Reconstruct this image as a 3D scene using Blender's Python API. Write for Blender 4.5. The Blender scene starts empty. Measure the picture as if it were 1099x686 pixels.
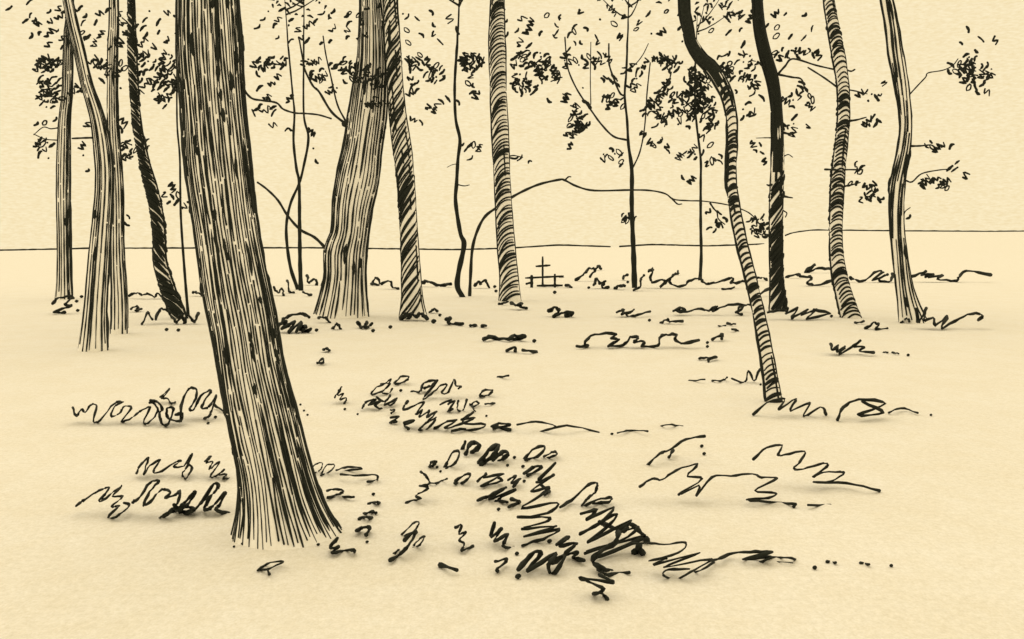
import bpy, math, random
import numpy as np
R = random.Random(1917)
F, CX, HY, CAMZ = 1055.0, 549.5, 268.0, 1.6
scene = bpy.context.scene
COL = scene.collection

# ------------------------------------------------------------------ materials
def node_mat(name, base, var, scale, rough=0.9, bump=0.0, stretch=(1, 1, 1), spots=None):
    m = bpy.data.materials.new(name); m.use_nodes = True
    nt = m.node_tree; n = nt.nodes; L = nt.links
    b = n['Principled BSDF']; b.inputs['Roughness'].default_value = rough
    b.inputs['Specular IOR Level'].default_value = 0.12
    tc = n.new('ShaderNodeTexCoord'); mp = n.new('ShaderNodeMapping')
    mp.inputs['Scale'].default_value = stretch
    L.new(tc.outputs['Object'], mp.inputs['Vector'])
    n1 = n.new('ShaderNodeTexNoise'); n1.inputs['Scale'].default_value = scale
    n1.inputs['Detail'].default_value = 8; n1.inputs['Roughness'].default_value = 0.72
    L.new(mp.outputs['Vector'], n1.inputs['Vector'])
    cr = n.new('ShaderNodeValToRGB')
    cr.color_ramp.elements[0].position = 0.3; cr.color_ramp.elements[1].position = 0.7
    cr.color_ramp.elements[0].color = tuple(c * (1 - v) for c, v in zip(base, var)) + (1,)
    cr.color_ramp.elements[1].color = tuple(min(1, c * (1 + v)) for c, v in zip(base, var)) + (1,)
    L.new(n1.outputs['Fac'], cr.inputs['Fac'])
    out = cr.outputs['Color']
    for sc in (spots or ()):
        n2 = n.new('ShaderNodeTexNoise'); n2.inputs['Scale'].default_value = sc
        n2.inputs['Detail'].default_value = 4
        L.new(mp.outputs['Vector'], n2.inputs['Vector'])
        c2 = n.new('ShaderNodeValToRGB')
        c2.color_ramp.elements[0].position = 0.36; c2.color_ramp.elements[1].position = 0.64
        c2.color_ramp.elements[0].color = ((0.93, 0.92, 0.88, 1) if sc > 20 else (0.975, 0.965, 0.94, 1)); c2.color_ramp.elements[1].color = (1, 1, 1, 1)
        L.new(n2.outputs['Fac'], c2.inputs['Fac'])
        mx = n.new('ShaderNodeMix'); mx.data_type = 'RGBA'; mx.blend_type = 'MULTIPLY'
        mx.inputs[0].default_value = 1.0
        L.new(out, mx.inputs[6]); L.new(c2.outputs['Color'], mx.inputs[7]); out = mx.outputs[2]
    L.new(out, b.inputs['Base Color'])
    if bump:
        bp = n.new('ShaderNodeBump'); bp.inputs['Strength'].default_value = bump
        bp.inputs['Distance'].default_value = 0.02
        L.new(n1.outputs['Fac'], bp.inputs['Height']); L.new(bp.outputs['Normal'], b.inputs['Normal'])
    return m

GROUND = node_mat('pale_dry_ground', (0.875, 0.857, 0.828), (0.10, 0.105, 0.13), 30, 0.95, 0.15, (1, 0.7, 1), (85, 7, 1.3))
BARK = node_mat('pale_bark', (0.94, 0.92, 0.88), (0.06, 0.07, 0.1), 30, 0.9, 0.1, (1, 1, 0.4))
INK = node_mat('dark_bark_and_leaf', (0.018, 0.021, 0.017), (0.5, 0.5, 0.5), 40, 0.75, 0.1)
INK2 = node_mat('dark_stem', (0.026, 0.028, 0.022), (0.4, 0.4, 0.4), 30, 0.8, 0.1)

# ------------------------------------------------------------------ mesh builder
class MB:
    def __init__(s): s.v = []; s.f = []; s.m = []
    def ring_strip(s, rings, mat=0, closed=True, caps=True):
        n = len(rings[0]); b = len(s.v)
        for r in rings: s.v.extend(r)
        for i in range(len(rings) - 1):
            for j in range(n):
                k = (j + 1) % n
                s.f.append((b + i*n + j, b + i*n + k, b + (i+1)*n + k, b + (i+1)*n + j)); s.m.append(mat)
        if caps:
            s.f.append(tuple(b + j for j in range(n))[::-1]); s.m.append(mat)
            e = b + (len(rings) - 1)*n
            s.f.append(tuple(e + j for j in range(n))); s.m.append(mat)
    def tube(s, pts, rad, mat=0, sides=6):
        P = np.array(pts, float); n = len(P)
        if n < 2: return
        T = np.zeros_like(P); T[1:-1] = P[2:] - P[:-2]; T[0] = P[1] - P[0]; T[-1] = P[-1] - P[-2]
        L = np.linalg.norm(T, axis=1, keepdims=True); L[L < 1e-9] = 1; T = T / L
        ref = np.array([0.05, 1.0, 0.1])
        if abs(np.dot((P[-1]-P[0]) / (np.linalg.norm(P[-1]-P[0]) + 1e-9), ref)) > 0.85: ref = np.array([0.1, 0.0, 1.0])
        rad = list(rad)
        # rounded ends
        P2 = [P[0] - T[0]*rad[0]*0.6] + list(P) + [P[-1] + T[-1]*rad[-1]*0.6]
        T2 = [T[0]] + list(T) + [T[-1]]; R2 = [rad[0]*0.45] + rad + [rad[-1]*0.45]
        rings = []
        for p, t, r in zip(P2, T2, R2):
            a = np.cross(t, ref); la = np.linalg.norm(a)
            a = a/la if la > 1e-6 else np.array([1., 0, 0])
            b = np.cross(t, a)
            rings.append([tuple(p + r*(math.cos(q)*a + math.sin(q)*b)) for q in [2*math.pi*j/sides for j in range(sides)]])
        s.ring_strip(rings, mat)
    def ball(s, c, r, mat=0, sq=0.8):
        rings = []
        for i in range(1, 5):
            ph = math.pi*i/5
            rings.append([(c[0] + r*math.sin(ph)*math.cos(q), c[1] + r*math.sin(ph)*math.sin(q), c[2] - r*sq*math.cos(ph)) for q in [j*math.pi/4 for j in range(8)]])
        s.ring_strip(rings, mat)
    def build(s, name, mats, parent=None, loc=(0, 0, 0), smooth=True):
        me = bpy.data.meshes.new(name)
        V = np.array(s.v) - np.array(loc)
        me.from_pydata([tuple(v) for v in V], [], s.f); me.update()
        for m in mats: me.materials.append(m)
        me.polygons.foreach_set('material_index', s.m)
        me.polygons.foreach_set('use_smooth', [smooth]*len(s.f))
        o = bpy.data.objects.new(name, me); COL.objects.link(o)
        if parent: o.parent = parent; o.location = (loc[0]-parent.location[0], loc[1]-parent.location[1], loc[2]-parent.location[2])
        else: o.location = loc
        return o

def tag(o, label, cat, group=None, kind=None):
    o['label'] = label; o['category'] = cat
    if group: o['group'] = group
    if kind: o['kind'] = kind
    return o
def empty(name, loc):
    o = bpy.data.objects.new(name, None); COL.objects.link(o); o.location = loc
    o.empty_display_size = 0.3
    return o

def cat(P, sub=4):
    P = [np.array(p, float) for p in P]
    if len(P) < 3:
        return [P[0] + (P[-1]-P[0])*t/4 for t in range(5)]
    Q = [2*P[0]-P[1]] + P + [2*P[-1]-P[-2]]; out = []
    for i in range(1, len(Q)-2):
        for k in range(sub):
            t = k/sub
            a, b, c, d = Q[i-1], Q[i], Q[i+1], Q[i+2]
            out.append(0.5*((2*b) + (c-a)*t + (2*a-5*b+4*c-d)*t*t + (-a+3*b-3*c+d)*t**3))
    out.append(P[-1]); return out

def at(px, py, D): return np.array([(px-CX)*D/F, D, CAMZ + (HY-py)*D/F])
def gdepth(py): return CAMZ*F/max(py-HY, 6)

# ------------------------------------------------------------------ tracing frames (origin x, origin y, scale)
Z = dict(A=(70,400,5.495), B=(70,480,5.495), C=(320,480,4.9), D=(350,390,5.495), E=(430,460,3.811), F=(550,490,4.289),
         G=(680,450,3.925), H=(680,550,3.663), I=(600,270,5.495), J=(790,270,3.925), K=(130,260,3.33), L=(430,300,5.233),
         M=(30,55,4.9), N=(260,55,4.9), O=(600,55,4.9), P=(740,55,4.9), Q=(780,40,3.445), R=(380,40,3.809),
         S=(20,200,3.43), T=(580,200,3.432), U=(780,200,2.6395), V=(220,380,2.6375), W=(400,380,2.45), X=(640,380,2.45),
         Y=(20,40,3.81), o=(0,0,1.0))
def tr(z, p): ox, oy, s = Z[z]; return (ox + p[0]/s, oy + p[1]/s)

# ------------------------------------------------------------------ low plants from leaf and stem strokes
PLANTS = []
def ground_stroke(mb, z, st, rnd):
    pts = [tr(z, p) for p in st[1:]]
    w = st[0]*(1.5 if max(p[1] for p in pts) < 375 else 1.24) + 0.2
    if len(pts) == 1:
        by = pts[0][1] + w*0.5; D = gdepth(by); r = w*0.5*D/F
        c = at(pts[0][0], pts[0][1], D)
        mb.tube([c + np.array([-r*0.5, 0, -r*0.1]), c, c + np.array([r*0.6, r*0.4, r*0.1])], [r*0.8, r, r*0.75]); return
    sm = cat(pts, 4)
    by = max(p[1] for p in sm) + w*0.45
    Db = gdepth(by); t = rnd.uniform(0.5, 1.5)
    P3 = []; rr = []; n = len(sm); ph = rnd.uniform(0, 6); jj = .8 if by < 375 else .45
    for i, p in enumerate(sm):
        k = (HY - p[1])/F
        d = (Db + CAMZ*t)/(1 - t*k) + 0.012*Db*math.sin(i*0.9 + ph)
        P3.append(at(p[0] + rnd.uniform(-jj, jj), p[1] + rnd.uniform(-jj, jj), d))
        e = min(i, n-1-i)/max(1, n*0.5)
        ww = w*(0.84 + 0.24*math.sin(i*1.1 + ph) + 0.1*math.sin(i*2.7) + (0.2 if e < 0.12 else 0))
        rr.append(ww*0.5*d/F)
    mb.tube(P3, rr)
def plant(name, cat_, label, *groups, group=None):
    rnd = random.Random(len(PLANTS)*7 + 3); parts = []
    for z, strokes in groups:
        for st in strokes:
            m = MB(); ground_stroke(m, z, st, rnd)
            parts.append((m, len(st)))
    allv = np.array([v for m, _ in parts for v in m.v]); loc = (float(allv[:,0].mean()), float(allv[:,1].min()), 0.0)
    if len(parts) == 1: o = parts[0][0].build(name, [INK], None, loc)
    else:
        o = empty(name, loc)
        for m, k in parts: m.build('frond' if k > 8 else 'leaf', [INK], o, loc)
    tag(o, label, cat_, group); PLANTS.append(o); return o

g1 = 'low plants on the woodland floor'
plant('bramble', 'plant', 'long tangled bramble row just left of the widest trunk', ('A', [
 (2,(45,205),(65,255),(95,215),(115,235),(150,190),(185,200),(165,285),(205,280),(290,180),(340,175),(300,190),(270,255),(320,240),(345,200),(390,210),(330,290),(395,265),(440,230),(500,205),(460,295),(500,290),(545,225),(520,180),(495,175)),
 (2.6,(500,165),(545,175),(570,215),(555,245),(575,305),(605,300),(640,215),(600,215),(610,270),(680,285),(690,240),(650,250)),
 (1.7,(560,145),(615,95),(580,140),(570,155),(600,150),(620,180),(650,175)),
 (2.4,(680,280),(690,170),(730,95),(775,100),(770,150),(735,215),(760,215),(800,135),(860,105),(820,170),(805,210),(850,200),(890,135),(870,200),(850,255),(820,270)),
 (2.2,(880,190),(930,225),(945,200)), (2.6,(885,262)), (2.4,(842,298))]), group=g1)
plant('creeping_plant', 'plant', 'thin looping sprig above the dark leafy tangle left of the widest trunk', ('B', [
 (2,(420,155),(440,110),(490,60),(480,100),(465,160),(500,110),(560,75),(520,140),(550,150),(640,95),(680,80),(640,115),(700,110),(750,40),(720,110),(690,160),(710,185),(745,125),(720,90))]), group=g1)
plant('creeping_plant', 'plant', 'tiny jagged sprig touching the left side of the widest trunk near its foot', ('B', [
 (1.8,(820,85),(860,55),(835,90),(870,85),(850,130),(910,85),(880,135),(855,175),(890,170),(940,130),(905,165),(950,160),(930,185),(975,185))]), group=g1)
plant('creeping_plant', 'plant', 'leftmost foreground sprig with one long arching stem and folded leaves', ('B', [
 (2.2,(65,345),(120,305),(200,255),(260,240),(200,315),(240,300),(330,230),(280,290),(340,290),(275,350),(320,345),(250,415),(300,410),(380,345),(345,330))]), group=g1)
plant('low_bush', 'bush', 'thick dark leafy tangle at the left foot of the widest trunk', ('B', [
 (2.6,(400,325),(440,295),(500,210),(550,200),(500,260),(460,345),(500,320),(570,250),(620,265),(590,300),(650,280),(680,255),(660,330),(620,375),(555,420),(620,385)),
 (3.5,(630,380),(680,350),(700,330),(765,265),(730,330),(680,370),(740,380),(800,330),(880,215),(900,240),(850,300),(820,370),(870,350),(940,270),(910,340),(890,370),(965,395)),
 (4,(640,340),(700,395),(760,370),(720,350),(660,370))]), group=g1)
plant('creeping_plant', 'plant', 'flat spreading sprig with two round leaves touching the right side of the widest trunk', ('C', [
 (1.2,(65,135),(90,90),(130,85),(110,125),(75,138)),(1.4,(120,145),(150,95),(190,95),(165,130),(120,148)),
 (2,(200,122),(260,105),(335,112),(210,128)),(2,(225,143),(320,150),(405,145),(415,170),(365,182))]), group=g1)
plant('creeping_plant', 'plant', 'short folded sprig right of the widest trunk, below the spreading one with round leaves', ('C', [
 (2.3,(155,230),(200,220),(240,232),(205,250),(150,265),(230,262),(295,262))]), group=g1)
plant('fern_sprig', 'plant', 'little ladder of five short dark leaves right of the widest trunk foot', ('C', [
 (2.8,(395,247)),(3,(370,300),(410,290),(428,297)),(3,(345,350),(385,340),(410,345)),(3,(320,378),(355,367),(385,372)),(3.6,(305,440),(340,422),(375,425),(360,460)),(2.6,(362,498))]), group=g1)
plant('grass_tuft', 'grass', 'dark bent tuft hugging the right foot of the widest trunk', ('C', [
 (3,(205,480),(165,530),(210,525),(175,555),(240,545),(295,540),(295,560)),(2.6,(105,512))]), ('V', [
 (2.5,(215,510),(240,490)),(2.5,(80,508),(110,490),(130,505),(155,490),(150,525)),(2,(82,545)),(2,(105,537))]), group=g1)
plant('seedling', 'plant', 'curled seedling with a slanting stem, in the open foreground right of the widest trunk foot', ('C', [
 (1.8,(545,460),(600,405),(635,395),(610,440),(560,465)),(3.4,(560,490),(620,440),(590,500),(540,560),(485,595)),(1.8,(600,530),(630,490),(665,470),(640,515),(605,530)),(1.6,(500,560),(530,540),(510,560))]), group=g1)
plant('creeping_plant', 'plant', 'jagged hooked stem forming the left end of the round leaved patch', ('C', [
 (2.4,(645,130),(670,150),(690,190),(640,205),(685,215),(620,255),(645,270),(570,292)),(2,(690,190),(740,185),(784,165)),(2.5,(690,105),(700,80),(730,75),(705,100)),(2.4,(730,105)),(2.2,(748,127))]), group=g1)
plant('seedling', 'plant', 'tiny upright zigzag seedling alone left of the curly leaved patch in mid ground', ('D', [
 (1.6,(50,200),(70,170),(90,140),(70,190),(100,180),(80,215),(120,205),(105,235)),(2.2,(110,270))]), group=g1)
plant('leafy_plant', 'plant', 'dense left part of the curly leaved patch in mid ground', ('D', [
 (1.6,(260,185),(300,140),(350,120),(380,95),(340,160),(265,185)),(1.4,(320,120),(380,120),(330,170),(370,180),(390,150)),(2.3,(215,265),(240,225),(290,215),(250,245),(330,220),(290,250),(325,270)),(2,(300,200),(340,225),(380,190),(345,245),(420,205),(390,240),(360,250)),
 (1.9,(405,115),(440,80),(490,80),(460,110),(410,122)),(2.6,(440,160)),(2,(380,275),(405,275),(385,295)),(2.3,(380,320),(430,315),(380,350),(415,345)),(2.6,(460,350),(520,335),(465,365),(485,385))]), group=g1)
plant('leafy_plant', 'plant', 'top part of the curly leaved patch in mid ground, with pointed leaves', ('D', [
 (2.4,(505,170),(555,165),(570,125),(610,105),(655,100),(620,130),(580,145),(610,135)),(1.9,(660,100),(570,210),(620,180),(680,130),(715,130),(680,175),(720,170),(755,95),(765,130),(795,135),(780,150)),(2.4,(1010,85),(1075,73))]), group=g1)
plant('leafy_plant', 'plant', 'zigzag sprig in the middle of the curly leaved patch', ('D', [
 (2.1,(480,220),(455,275),(520,250),(575,230),(530,300),(570,275),(550,315),(610,280),(590,320),(650,285),(600,345),(650,320),(600,385),(550,392),(590,350))]), group=g1)
plant('leafy_plant', 'plant', 'open right part of the curly leaved patch, with small round leaves', ('D', [
 (1.8,(670,245),(740,215),(720,240),(760,220),(715,285),(745,270)),(1.8,(780,220),(775,270),(805,280),(830,215)),(1.7,(850,250),(880,225),(900,240),(865,255),(850,240)),(1.6,(880,285),(862,255)),(2.1,(940,240),(995,237)),(2.1,(905,190),(930,160),(980,160),(950,190),(905,195)),(2,(945,310))]), group=g1)
plant('creeping_plant', 'plant', 'flat layered sprig along the lower edge of the curly leaved patch', ('D', [
 (2.2,(640,385),(700,350),(770,335),(700,380),(760,370),(880,320),(800,330),(870,290),(800,350),(940,360),(880,390),(740,400),(820,385)),(2.7,(975,375),(1020,355),(1085,360),(1030,375),(985,385),(1085,390))]), group=g1)
plant('runner_stem', 'plant', 'long thin wavy runner trailing right from the curly leaved patch across bare ground', ('W', [
 (2,(380,185),(430,178),(480,190),(440,205),(510,188),(595,207)),(2,(628,210))]), ('X', [(1.7,(55,208),(90,200),(135,203)),(1.7,(165,192),(190,186),(227,190)),(2,(42,210))]), group=g1)
plant('leafy_plant', 'plant', 'row of fat oval leaves at the top of the foreground patch', ('E', [
 (3,(265,50),(250,90)),(4.4,(265,105),(290,60),(325,70),(290,100)),(2.4,(180,160),(210,100),(240,95),(225,140),(185,165)),(5,(325,145),(360,90),(400,70),(380,110),(330,145)),(4,(375,130),(420,95),(440,105),(400,135)),(2.8,(465,118)),(2.6,(437,150)),
 (2.5,(225,215),(270,185),(285,195),(250,225),(222,222)),(2.7,(505,125),(550,80),(590,75),(560,115),(510,128)),(2.2,(585,115),(625,95),(640,105),(600,122)),(3,(500,155)),(3.2,(505,185),(550,155),(575,160),(520,192))]), group=g1)
plant('leafy_plant', 'plant', 'small crumpled sprigs under the row of fat oval leaves', ('E', [
 (2.5,(315,215),(350,185),(340,200),(420,185),(330,235),(410,215),(400,200)),(2.3,(440,210),(470,195),(450,225),(490,205),(460,240)),(2.8,(505,215)),
 (2.9,(315,293),(360,275),(380,265),(430,240),(360,290),(470,250),(400,290),(440,300),(390,300)),(3.1,(440,320),(490,300),(455,290)),(3,(400,330))]), group=g1)
plant('fern', 'fern', 'tall zigzag fern left of the large dark bracken in the foreground', ('F', [
 (2.7,(200,30),(110,120),(190,85),(85,160),(170,140),(130,180),(40,240),(205,212),(160,262),(25,280),(165,280),(150,300),(45,335),(200,320),(55,370),(215,335),(140,380),(45,410)),(3.6,(130,130),(170,160),(150,170))]), group=g1)
plant('seedling', 'plant', 'dark upright clawed sprig below the crumpled sprigs in the foreground', ('E', [
 (3.3,(385,385),(370,445),(410,410),(385,460),(440,430),(420,480),(465,490)),(3,(475,510))]), group=g1)
plant('seedling', 'plant', 'thin squiggled seedling standing alone left of the dark clawed sprig', ('E', [
 (2.4,(225,405),(250,395),(240,430),(265,425),(240,455),(260,470),(250,500),(295,480))]), group=g1)
plant('fallen_twig', 'twig', 'short thick straight twig lying alone on the foreground ground', ('E', [(4,(160,558),(230,580))]))
plant('fallen_leaf', 'leaf', 'curled dark leaf lying left of the heavy blotched tuft in the foreground', ('E', [(3,(385,545),(435,535),(395,575),(400,585))]), group='single leaves fallen on the bare ground')
plant('grass_tuft', 'grass', 'heavy blotched tuft in the foreground left of the large dark bracken', ('F', [
 (4.4,(25,520),(100,440),(130,450),(70,525),(200,445),(165,500),(185,545),(240,460),(180,490)),(5,(25,552)),(3.4,(20,447)),
 (3.6,(200,405),(260,370),(220,410),(295,400),(240,450),(300,440),(280,465),(330,480)),(4,(170,390))]), group=g1)
plant('bracken', 'fern', 'large dark bracken of slanting fronds, the darkest plant of the foreground', ('F', [
 (2.7,(220,235),(285,190),(350,130),(390,125),(380,165),(350,190),(320,230),(390,200),(455,190),(440,210),(370,215)),
 (3,(315,265),(390,245),(340,290),(465,235),(400,310),(310,358),(370,320),(480,265),(430,330),(345,395),(545,295),(480,350),(580,325),(500,385),(330,445),(610,365),(380,470),(600,380)),
 (4.6,(400,300),(440,320),(510,340),(540,310),(590,350),(620,385)),(5.2,(490,350),(470,400),(400,440),(370,480),(400,510),(460,530)),
 (5.5,(560,440),(590,430),(600,445),(580,415)),
 (3.6,(395,520),(440,545),(540,533)),(3.3,(400,545),(465,580),(315,558),(350,575),(420,610),(370,632),(410,630),(435,658))]), group=g1)
plant('bracken', 'fern', 'drooping frond with looped leaves trailing right from the large dark bracken', ('H', [
 (2.1,(-20,125),(50,120),(120,125),(205,120),(175,160),(60,190),(130,180),(80,205),(260,160),(120,215),(300,185),(240,225),(170,262),(115,245),(140,225),(220,222)),(2,(215,240),(260,230),(315,195)),
 (3,(300,190),(330,185),(390,160),(480,155),(545,155),(430,185),(540,175),(490,200)),(2.4,(490,180),(560,178),(620,180),(650,190)),(1.1,(550,195),(625,197)),(3.8,(712,217)),(3,(760,195),(795,198)),(3,(895,200),(925,204)),(3,(1013,209))]), group=g1)
plant('arching_plant', 'plant', 'single long curved blade with a knot, left of the two wavy plants at right', ('G', [
 (2.5,(60,193),(110,145),(150,130),(220,85),(298,70)),(3,(150,160),(165,130)),(3,(287,113)),(3,(297,145))]), group=g1)
plant('trailing_plant', 'plant', 'wide wavy trailing plant with folded middle, in the right foreground', ('G', [
 (2.2,(25,283),(80,250),(120,255),(180,215),(270,190),(225,240),(290,250),(190,318),(275,280),(265,325),(330,245),(410,238),(500,230),(540,245),(605,248),(510,300),(600,310),(570,330),(475,340),(600,350),(685,357)),(3,(675,368)),(2.7,(735,363),(830,364))]), group=g1)
plant('trailing_plant', 'plant', 'stepped trailing plant ending in a long thin stem, farthest right of the foreground', ('G', [
 (2.2,(505,170),(560,120),(625,110),(610,150),(640,150),(720,135),(700,180),(675,208),(715,210),(800,185),(815,200),(755,242),(800,225),(885,225),(830,262),(755,266),(900,270),(1035,300))]), group=g1)
plant('shrub', 'bush', 'small tufted shrub on the far ground just right of the grave cross', ('I', [
 (2,(100,170),(150,130),(180,100),(215,110),(180,150)),(2,(215,105),(235,85),(245,105)),(2,(205,200),(225,160),(240,190),(270,175),(255,210),(290,210)),(2,(175,213)),(1.6,(0,148),(25,148)),(1.6,(40,200),(75,208))]), group=g1)
plant('grass_tuft', 'grass', 'tuft at the foot of the thin forked sapling right of the grave cross', ('I', [
 (1.8,(375,165),(385,145),(405,135)),(2,(405,180)),(2.4,(335,218),(360,200),(385,205)),(1.8,(440,228),(475,210),(485,160),(500,145))]), group=g1)
plant('undergrowth_row', 'plant', 'ragged far undergrowth row between the forked sapling and the leaning slim tree', ('I', [
 (2,(525,115),(555,105),(540,155),(550,180),(600,165),(630,180),(600,212),(660,150),(690,130),(650,165),(685,200),(740,200),(770,175),(830,155),(850,185),(895,190),(960,170),(1030,158),(1010,185),(1060,185)),(1.5,(700,110),(700,135)),(1.6,(965,222),(1030,214))]), group=g1)
plant('creeping_plant', 'plant', 'small wavy sprig on open ground below the forked sapling', ('I', [
 (1.9,(340,358),(385,345),(370,370),(440,345),(400,375),(450,380),(535,355)),(2.2,(533,405))]), group=g1)
plant('creeping_plant', 'plant', 'long wavy sprig left of the leaning slim tree, with a short one under it', ('I', [
 (2,(670,350),(720,330),(740,345),(690,350),(760,355),(840,335),(880,350),(930,325),(910,350),(1000,315),(1095,318),(1050,360),(1080,372)),(1.9,(600,422),(640,400),(650,412),(725,410))]), group=g1)
plant('low_bush', 'bush', 'low humped bush outline in the middle of the open ground right of centre', ('I', [
 (2.3,(100,562),(170,555),(150,540),(210,490),(335,485),(310,510),(350,520),(290,555),(380,550),(420,505),(470,510),(440,535),(500,530),(490,560),(580,555),(600,500),(640,490),(690,490),(680,520),(740,545),(820,522))]), group=g1)
plant('seedling', 'plant', 'scattered specks of a seedling between the humped bush and the leaning slim tree', ('I', [
 (2.2,(875,537)),(2.2,(875,560)),(2.5,(905,520),(960,490),(955,515)),(1.2,(935,440),(980,438)),(1.7,(995,425),(1038,432)),(2,(1020,458),(1055,468)),(2,(825,630),(880,625),(930,622),(880,640))]), group=g1)
plant('undergrowth_row', 'plant', 'small far sprigs seen either side of the leaning slim tree', ('J', [
 (1.6,(0,130),(40,125)),(1.7,(80,115),(110,110),(130,120)),(2,(90,185),(140,155)),(1.9,(0,255),(20,230),(60,225))]), group=g1)
plant('shrub', 'bush', 'far leafy shrub between the nearly black tree and the ringed tree at right', ('J', [
 (2,(210,108),(250,100),(270,95)),(2.1,(290,85),(335,55),(300,85),(350,70),(400,75)),(2.1,(270,105),(320,110),(300,135),(340,140),(400,122))]), group=g1)
plant('shrub', 'bush', 'far shrub between the ringed tree and the rightmost tree', ('J', [
 (1.9,(480,110),(500,120),(545,122),(580,90),(620,85),(575,120),(640,95),(600,120),(650,125),(660,95))]), group=g1)
plant('shrub', 'bush', 'far wavy shrub line to the right of the rightmost tree', ('J', [
 (2,(740,108),(800,85),(780,100),(830,95),(800,108),(870,100),(850,115),(925,125),(940,105),(980,80),(1070,100))]), group=g1)
plant('grass_tuft', 'grass', 'grass at the foot of the nearly black tree', ('J', [
 (1.9,(130,260),(170,250),(215,240),(210,265),(260,235),(235,280),(300,245),(275,270),(340,245),(300,285),(395,260),(330,245)),(2.2,(402,272))]), group=g1)
plant('grass_tuft', 'grass', 'grass at the foot of the ringed tree second from right', ('J', [
 (1.8,(500,300),(540,295)),(1.9,(545,325),(580,300),(600,310),(590,325),(640,325))]), group=g1)
plant('creeping_plant', 'plant', 'dark ragged sprig alone on bare ground in front of the ringed tree at right', ('J', [
 (2.2,(400,390),(405,415),(430,395),(425,420),(460,400),(435,435),(525,375),(490,400),(540,400),(520,420),(580,425)),(1.7,(620,425),(640,425)),(1.7,(660,425),(685,430)),(2.6,(725,436))]), group=g1)
plant('grass_tuft', 'grass', 'long grass trailing right from the foot of the rightmost tree', ('J', [
 (1.5,(695,300),(720,280),(730,300)),(2.1,(760,240),(770,300),(800,240),(790,290),(830,280),(840,310),(890,270),(865,325),(940,280),(1000,260),(1040,270),(1020,292))]), group=g1)
plant('undergrowth_row', 'plant', 'faint short row behind the crooked dark tree at left', ('K', [
 (1.6,(30,190),(60,180),(75,190),(95,185),(120,195),(130,183),(155,200)),(1.9,(255,178),(275,180),(295,190))]), group=g1)
plant('grass_tuft', 'grass', 'grass around the foot of the crooked dark tree at left', ('K', [
 (1.8,(35,238),(60,230),(50,245),(72,240)),(1.8,(75,292),(95,250),(110,275)),(2.1,(125,275),(140,240),(165,245),(185,270),(200,290),(215,260),(225,290),(240,260),(260,285),(275,255)),(2.4,(162,312)),(2.4,(204,314))]), group=g1)
plant('grass_tuft', 'grass', 'grass at the foot of the two crossing saplings', ('K', [
 (1.7,(545,160),(560,180),(575,165),(580,188)),(1.7,(595,135),(600,175),(620,180)),(1.7,(650,180),(680,190)),(1.9,(665,120),(670,145),(690,130),(700,150))]), group=g1)
plant('low_bush', 'bush', 'small dark domed bush between the widest trunk and the broad forked trunk', ('K', [
 (2.5,(560,300),(590,270),(640,255),(675,268)),(2.7,(560,298),(590,285),(575,310),(620,285),(600,320),(645,285),(625,320),(660,300),(650,318),(680,312)),(2.4,(698,314))]), group=g1)
plant('grass_tuft', 'grass', 'sparse grass along the foot of the broad forked trunk', ('K', [
 (2,(705,270),(730,270),(745,285)),(2,(755,310),(770,292),(785,310)),(2.5,(845,285),(860,305),(880,285),(870,305),(900,290)),(2.6,(900,316)),(2.6,(962,303))]), group=g1)
plant('creeping_plant', 'plant', 'small far sprig between the broad forked trunk and the slanted hatched trunk', ('K', [
 (1.8,(898,150),(910,125),(925,150),(895,150)),(1.8,(930,150),(960,140),(970,160),(990,165)),(1.8,(872,143))]), group=g1)
plant('fallen_leaf', 'leaf', 'upper of two small leaves lying on bare ground below the dark domed bush', ('K', [(2.6,(722,385),(735,380),(745,388))]), group='single leaves fallen on the bare ground')
plant('fallen_leaf', 'leaf', 'lower of two small leaves lying on bare ground below the dark domed bush', ('K', [(2.1,(700,435),(720,415),(722,430),(700,432))]), group='single leaves fallen on the bare ground')
plant('fallen_leaf', 'leaf', 'large curled leaf nearest the viewer, in front of the widest trunk', ('V', [
 (2.1,(150,612),(185,590),(220,588),(180,608),(150,612)),(2.6,(178,608),(182,628))]), group='single leaves fallen on the bare ground')
plant('grass_tuft', 'grass', 'grass trailing right from the foot of the tree just right of the broad forked trunk', ('L', [
 (2.8,(5,220),(30,195),(20,215),(60,190),(90,210),(110,190),(150,225)),(1.7,(165,185),(190,165),(205,180)),(2.2,(220,200)),(3.4,(185,235)),(2.5,(250,225),(285,215),(270,245),(345,250),(300,250)),(2.5,(390,257),(420,258)),(2.5,(455,265),(480,260))]), group=g1)
plant('creeping_plant', 'plant', 'small far sprig left of the bare curving sapling', ('L', [(2.3,(120,15),(160,10),(200,30),(280,25),(220,35))]), group=g1)
plant('creeping_plant', 'plant', 'small far sprig between the arching sapling and the ringed tree left of the cross', ('L', [
 (2,(415,35),(440,10),(450,25),(475,5),(495,45)),(2.2,(528,40)),(2.2,(535,65))]), group=g1)
plant('fallen_branch', 'branch', 'dark flat fallen branch lying in the centre of the open ground', ('L', [
 (3.3,(470,332),(510,325),(600,335),(640,315),(695,322),(640,338)),(2.8,(750,345))]))
plant('fallen_twig', 'twig', 'bent left one of two short twigs just below the dark fallen branch', ('L', [(2.6,(595,400),(640,380),(645,405))]))
plant('fallen_twig', 'twig', 'straight right one of two short twigs just below the dark fallen branch', ('L', [(3.1,(685,395),(760,407))]))
plant('grass_tuft', 'grass', 'grass at the foot of the ringed tree left of the cross', ('L', [
 (1.8,(555,140),(600,125)),(2.4,(620,130),(650,145),(680,135),(670,150),(705,165))]), group=g1)
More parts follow.
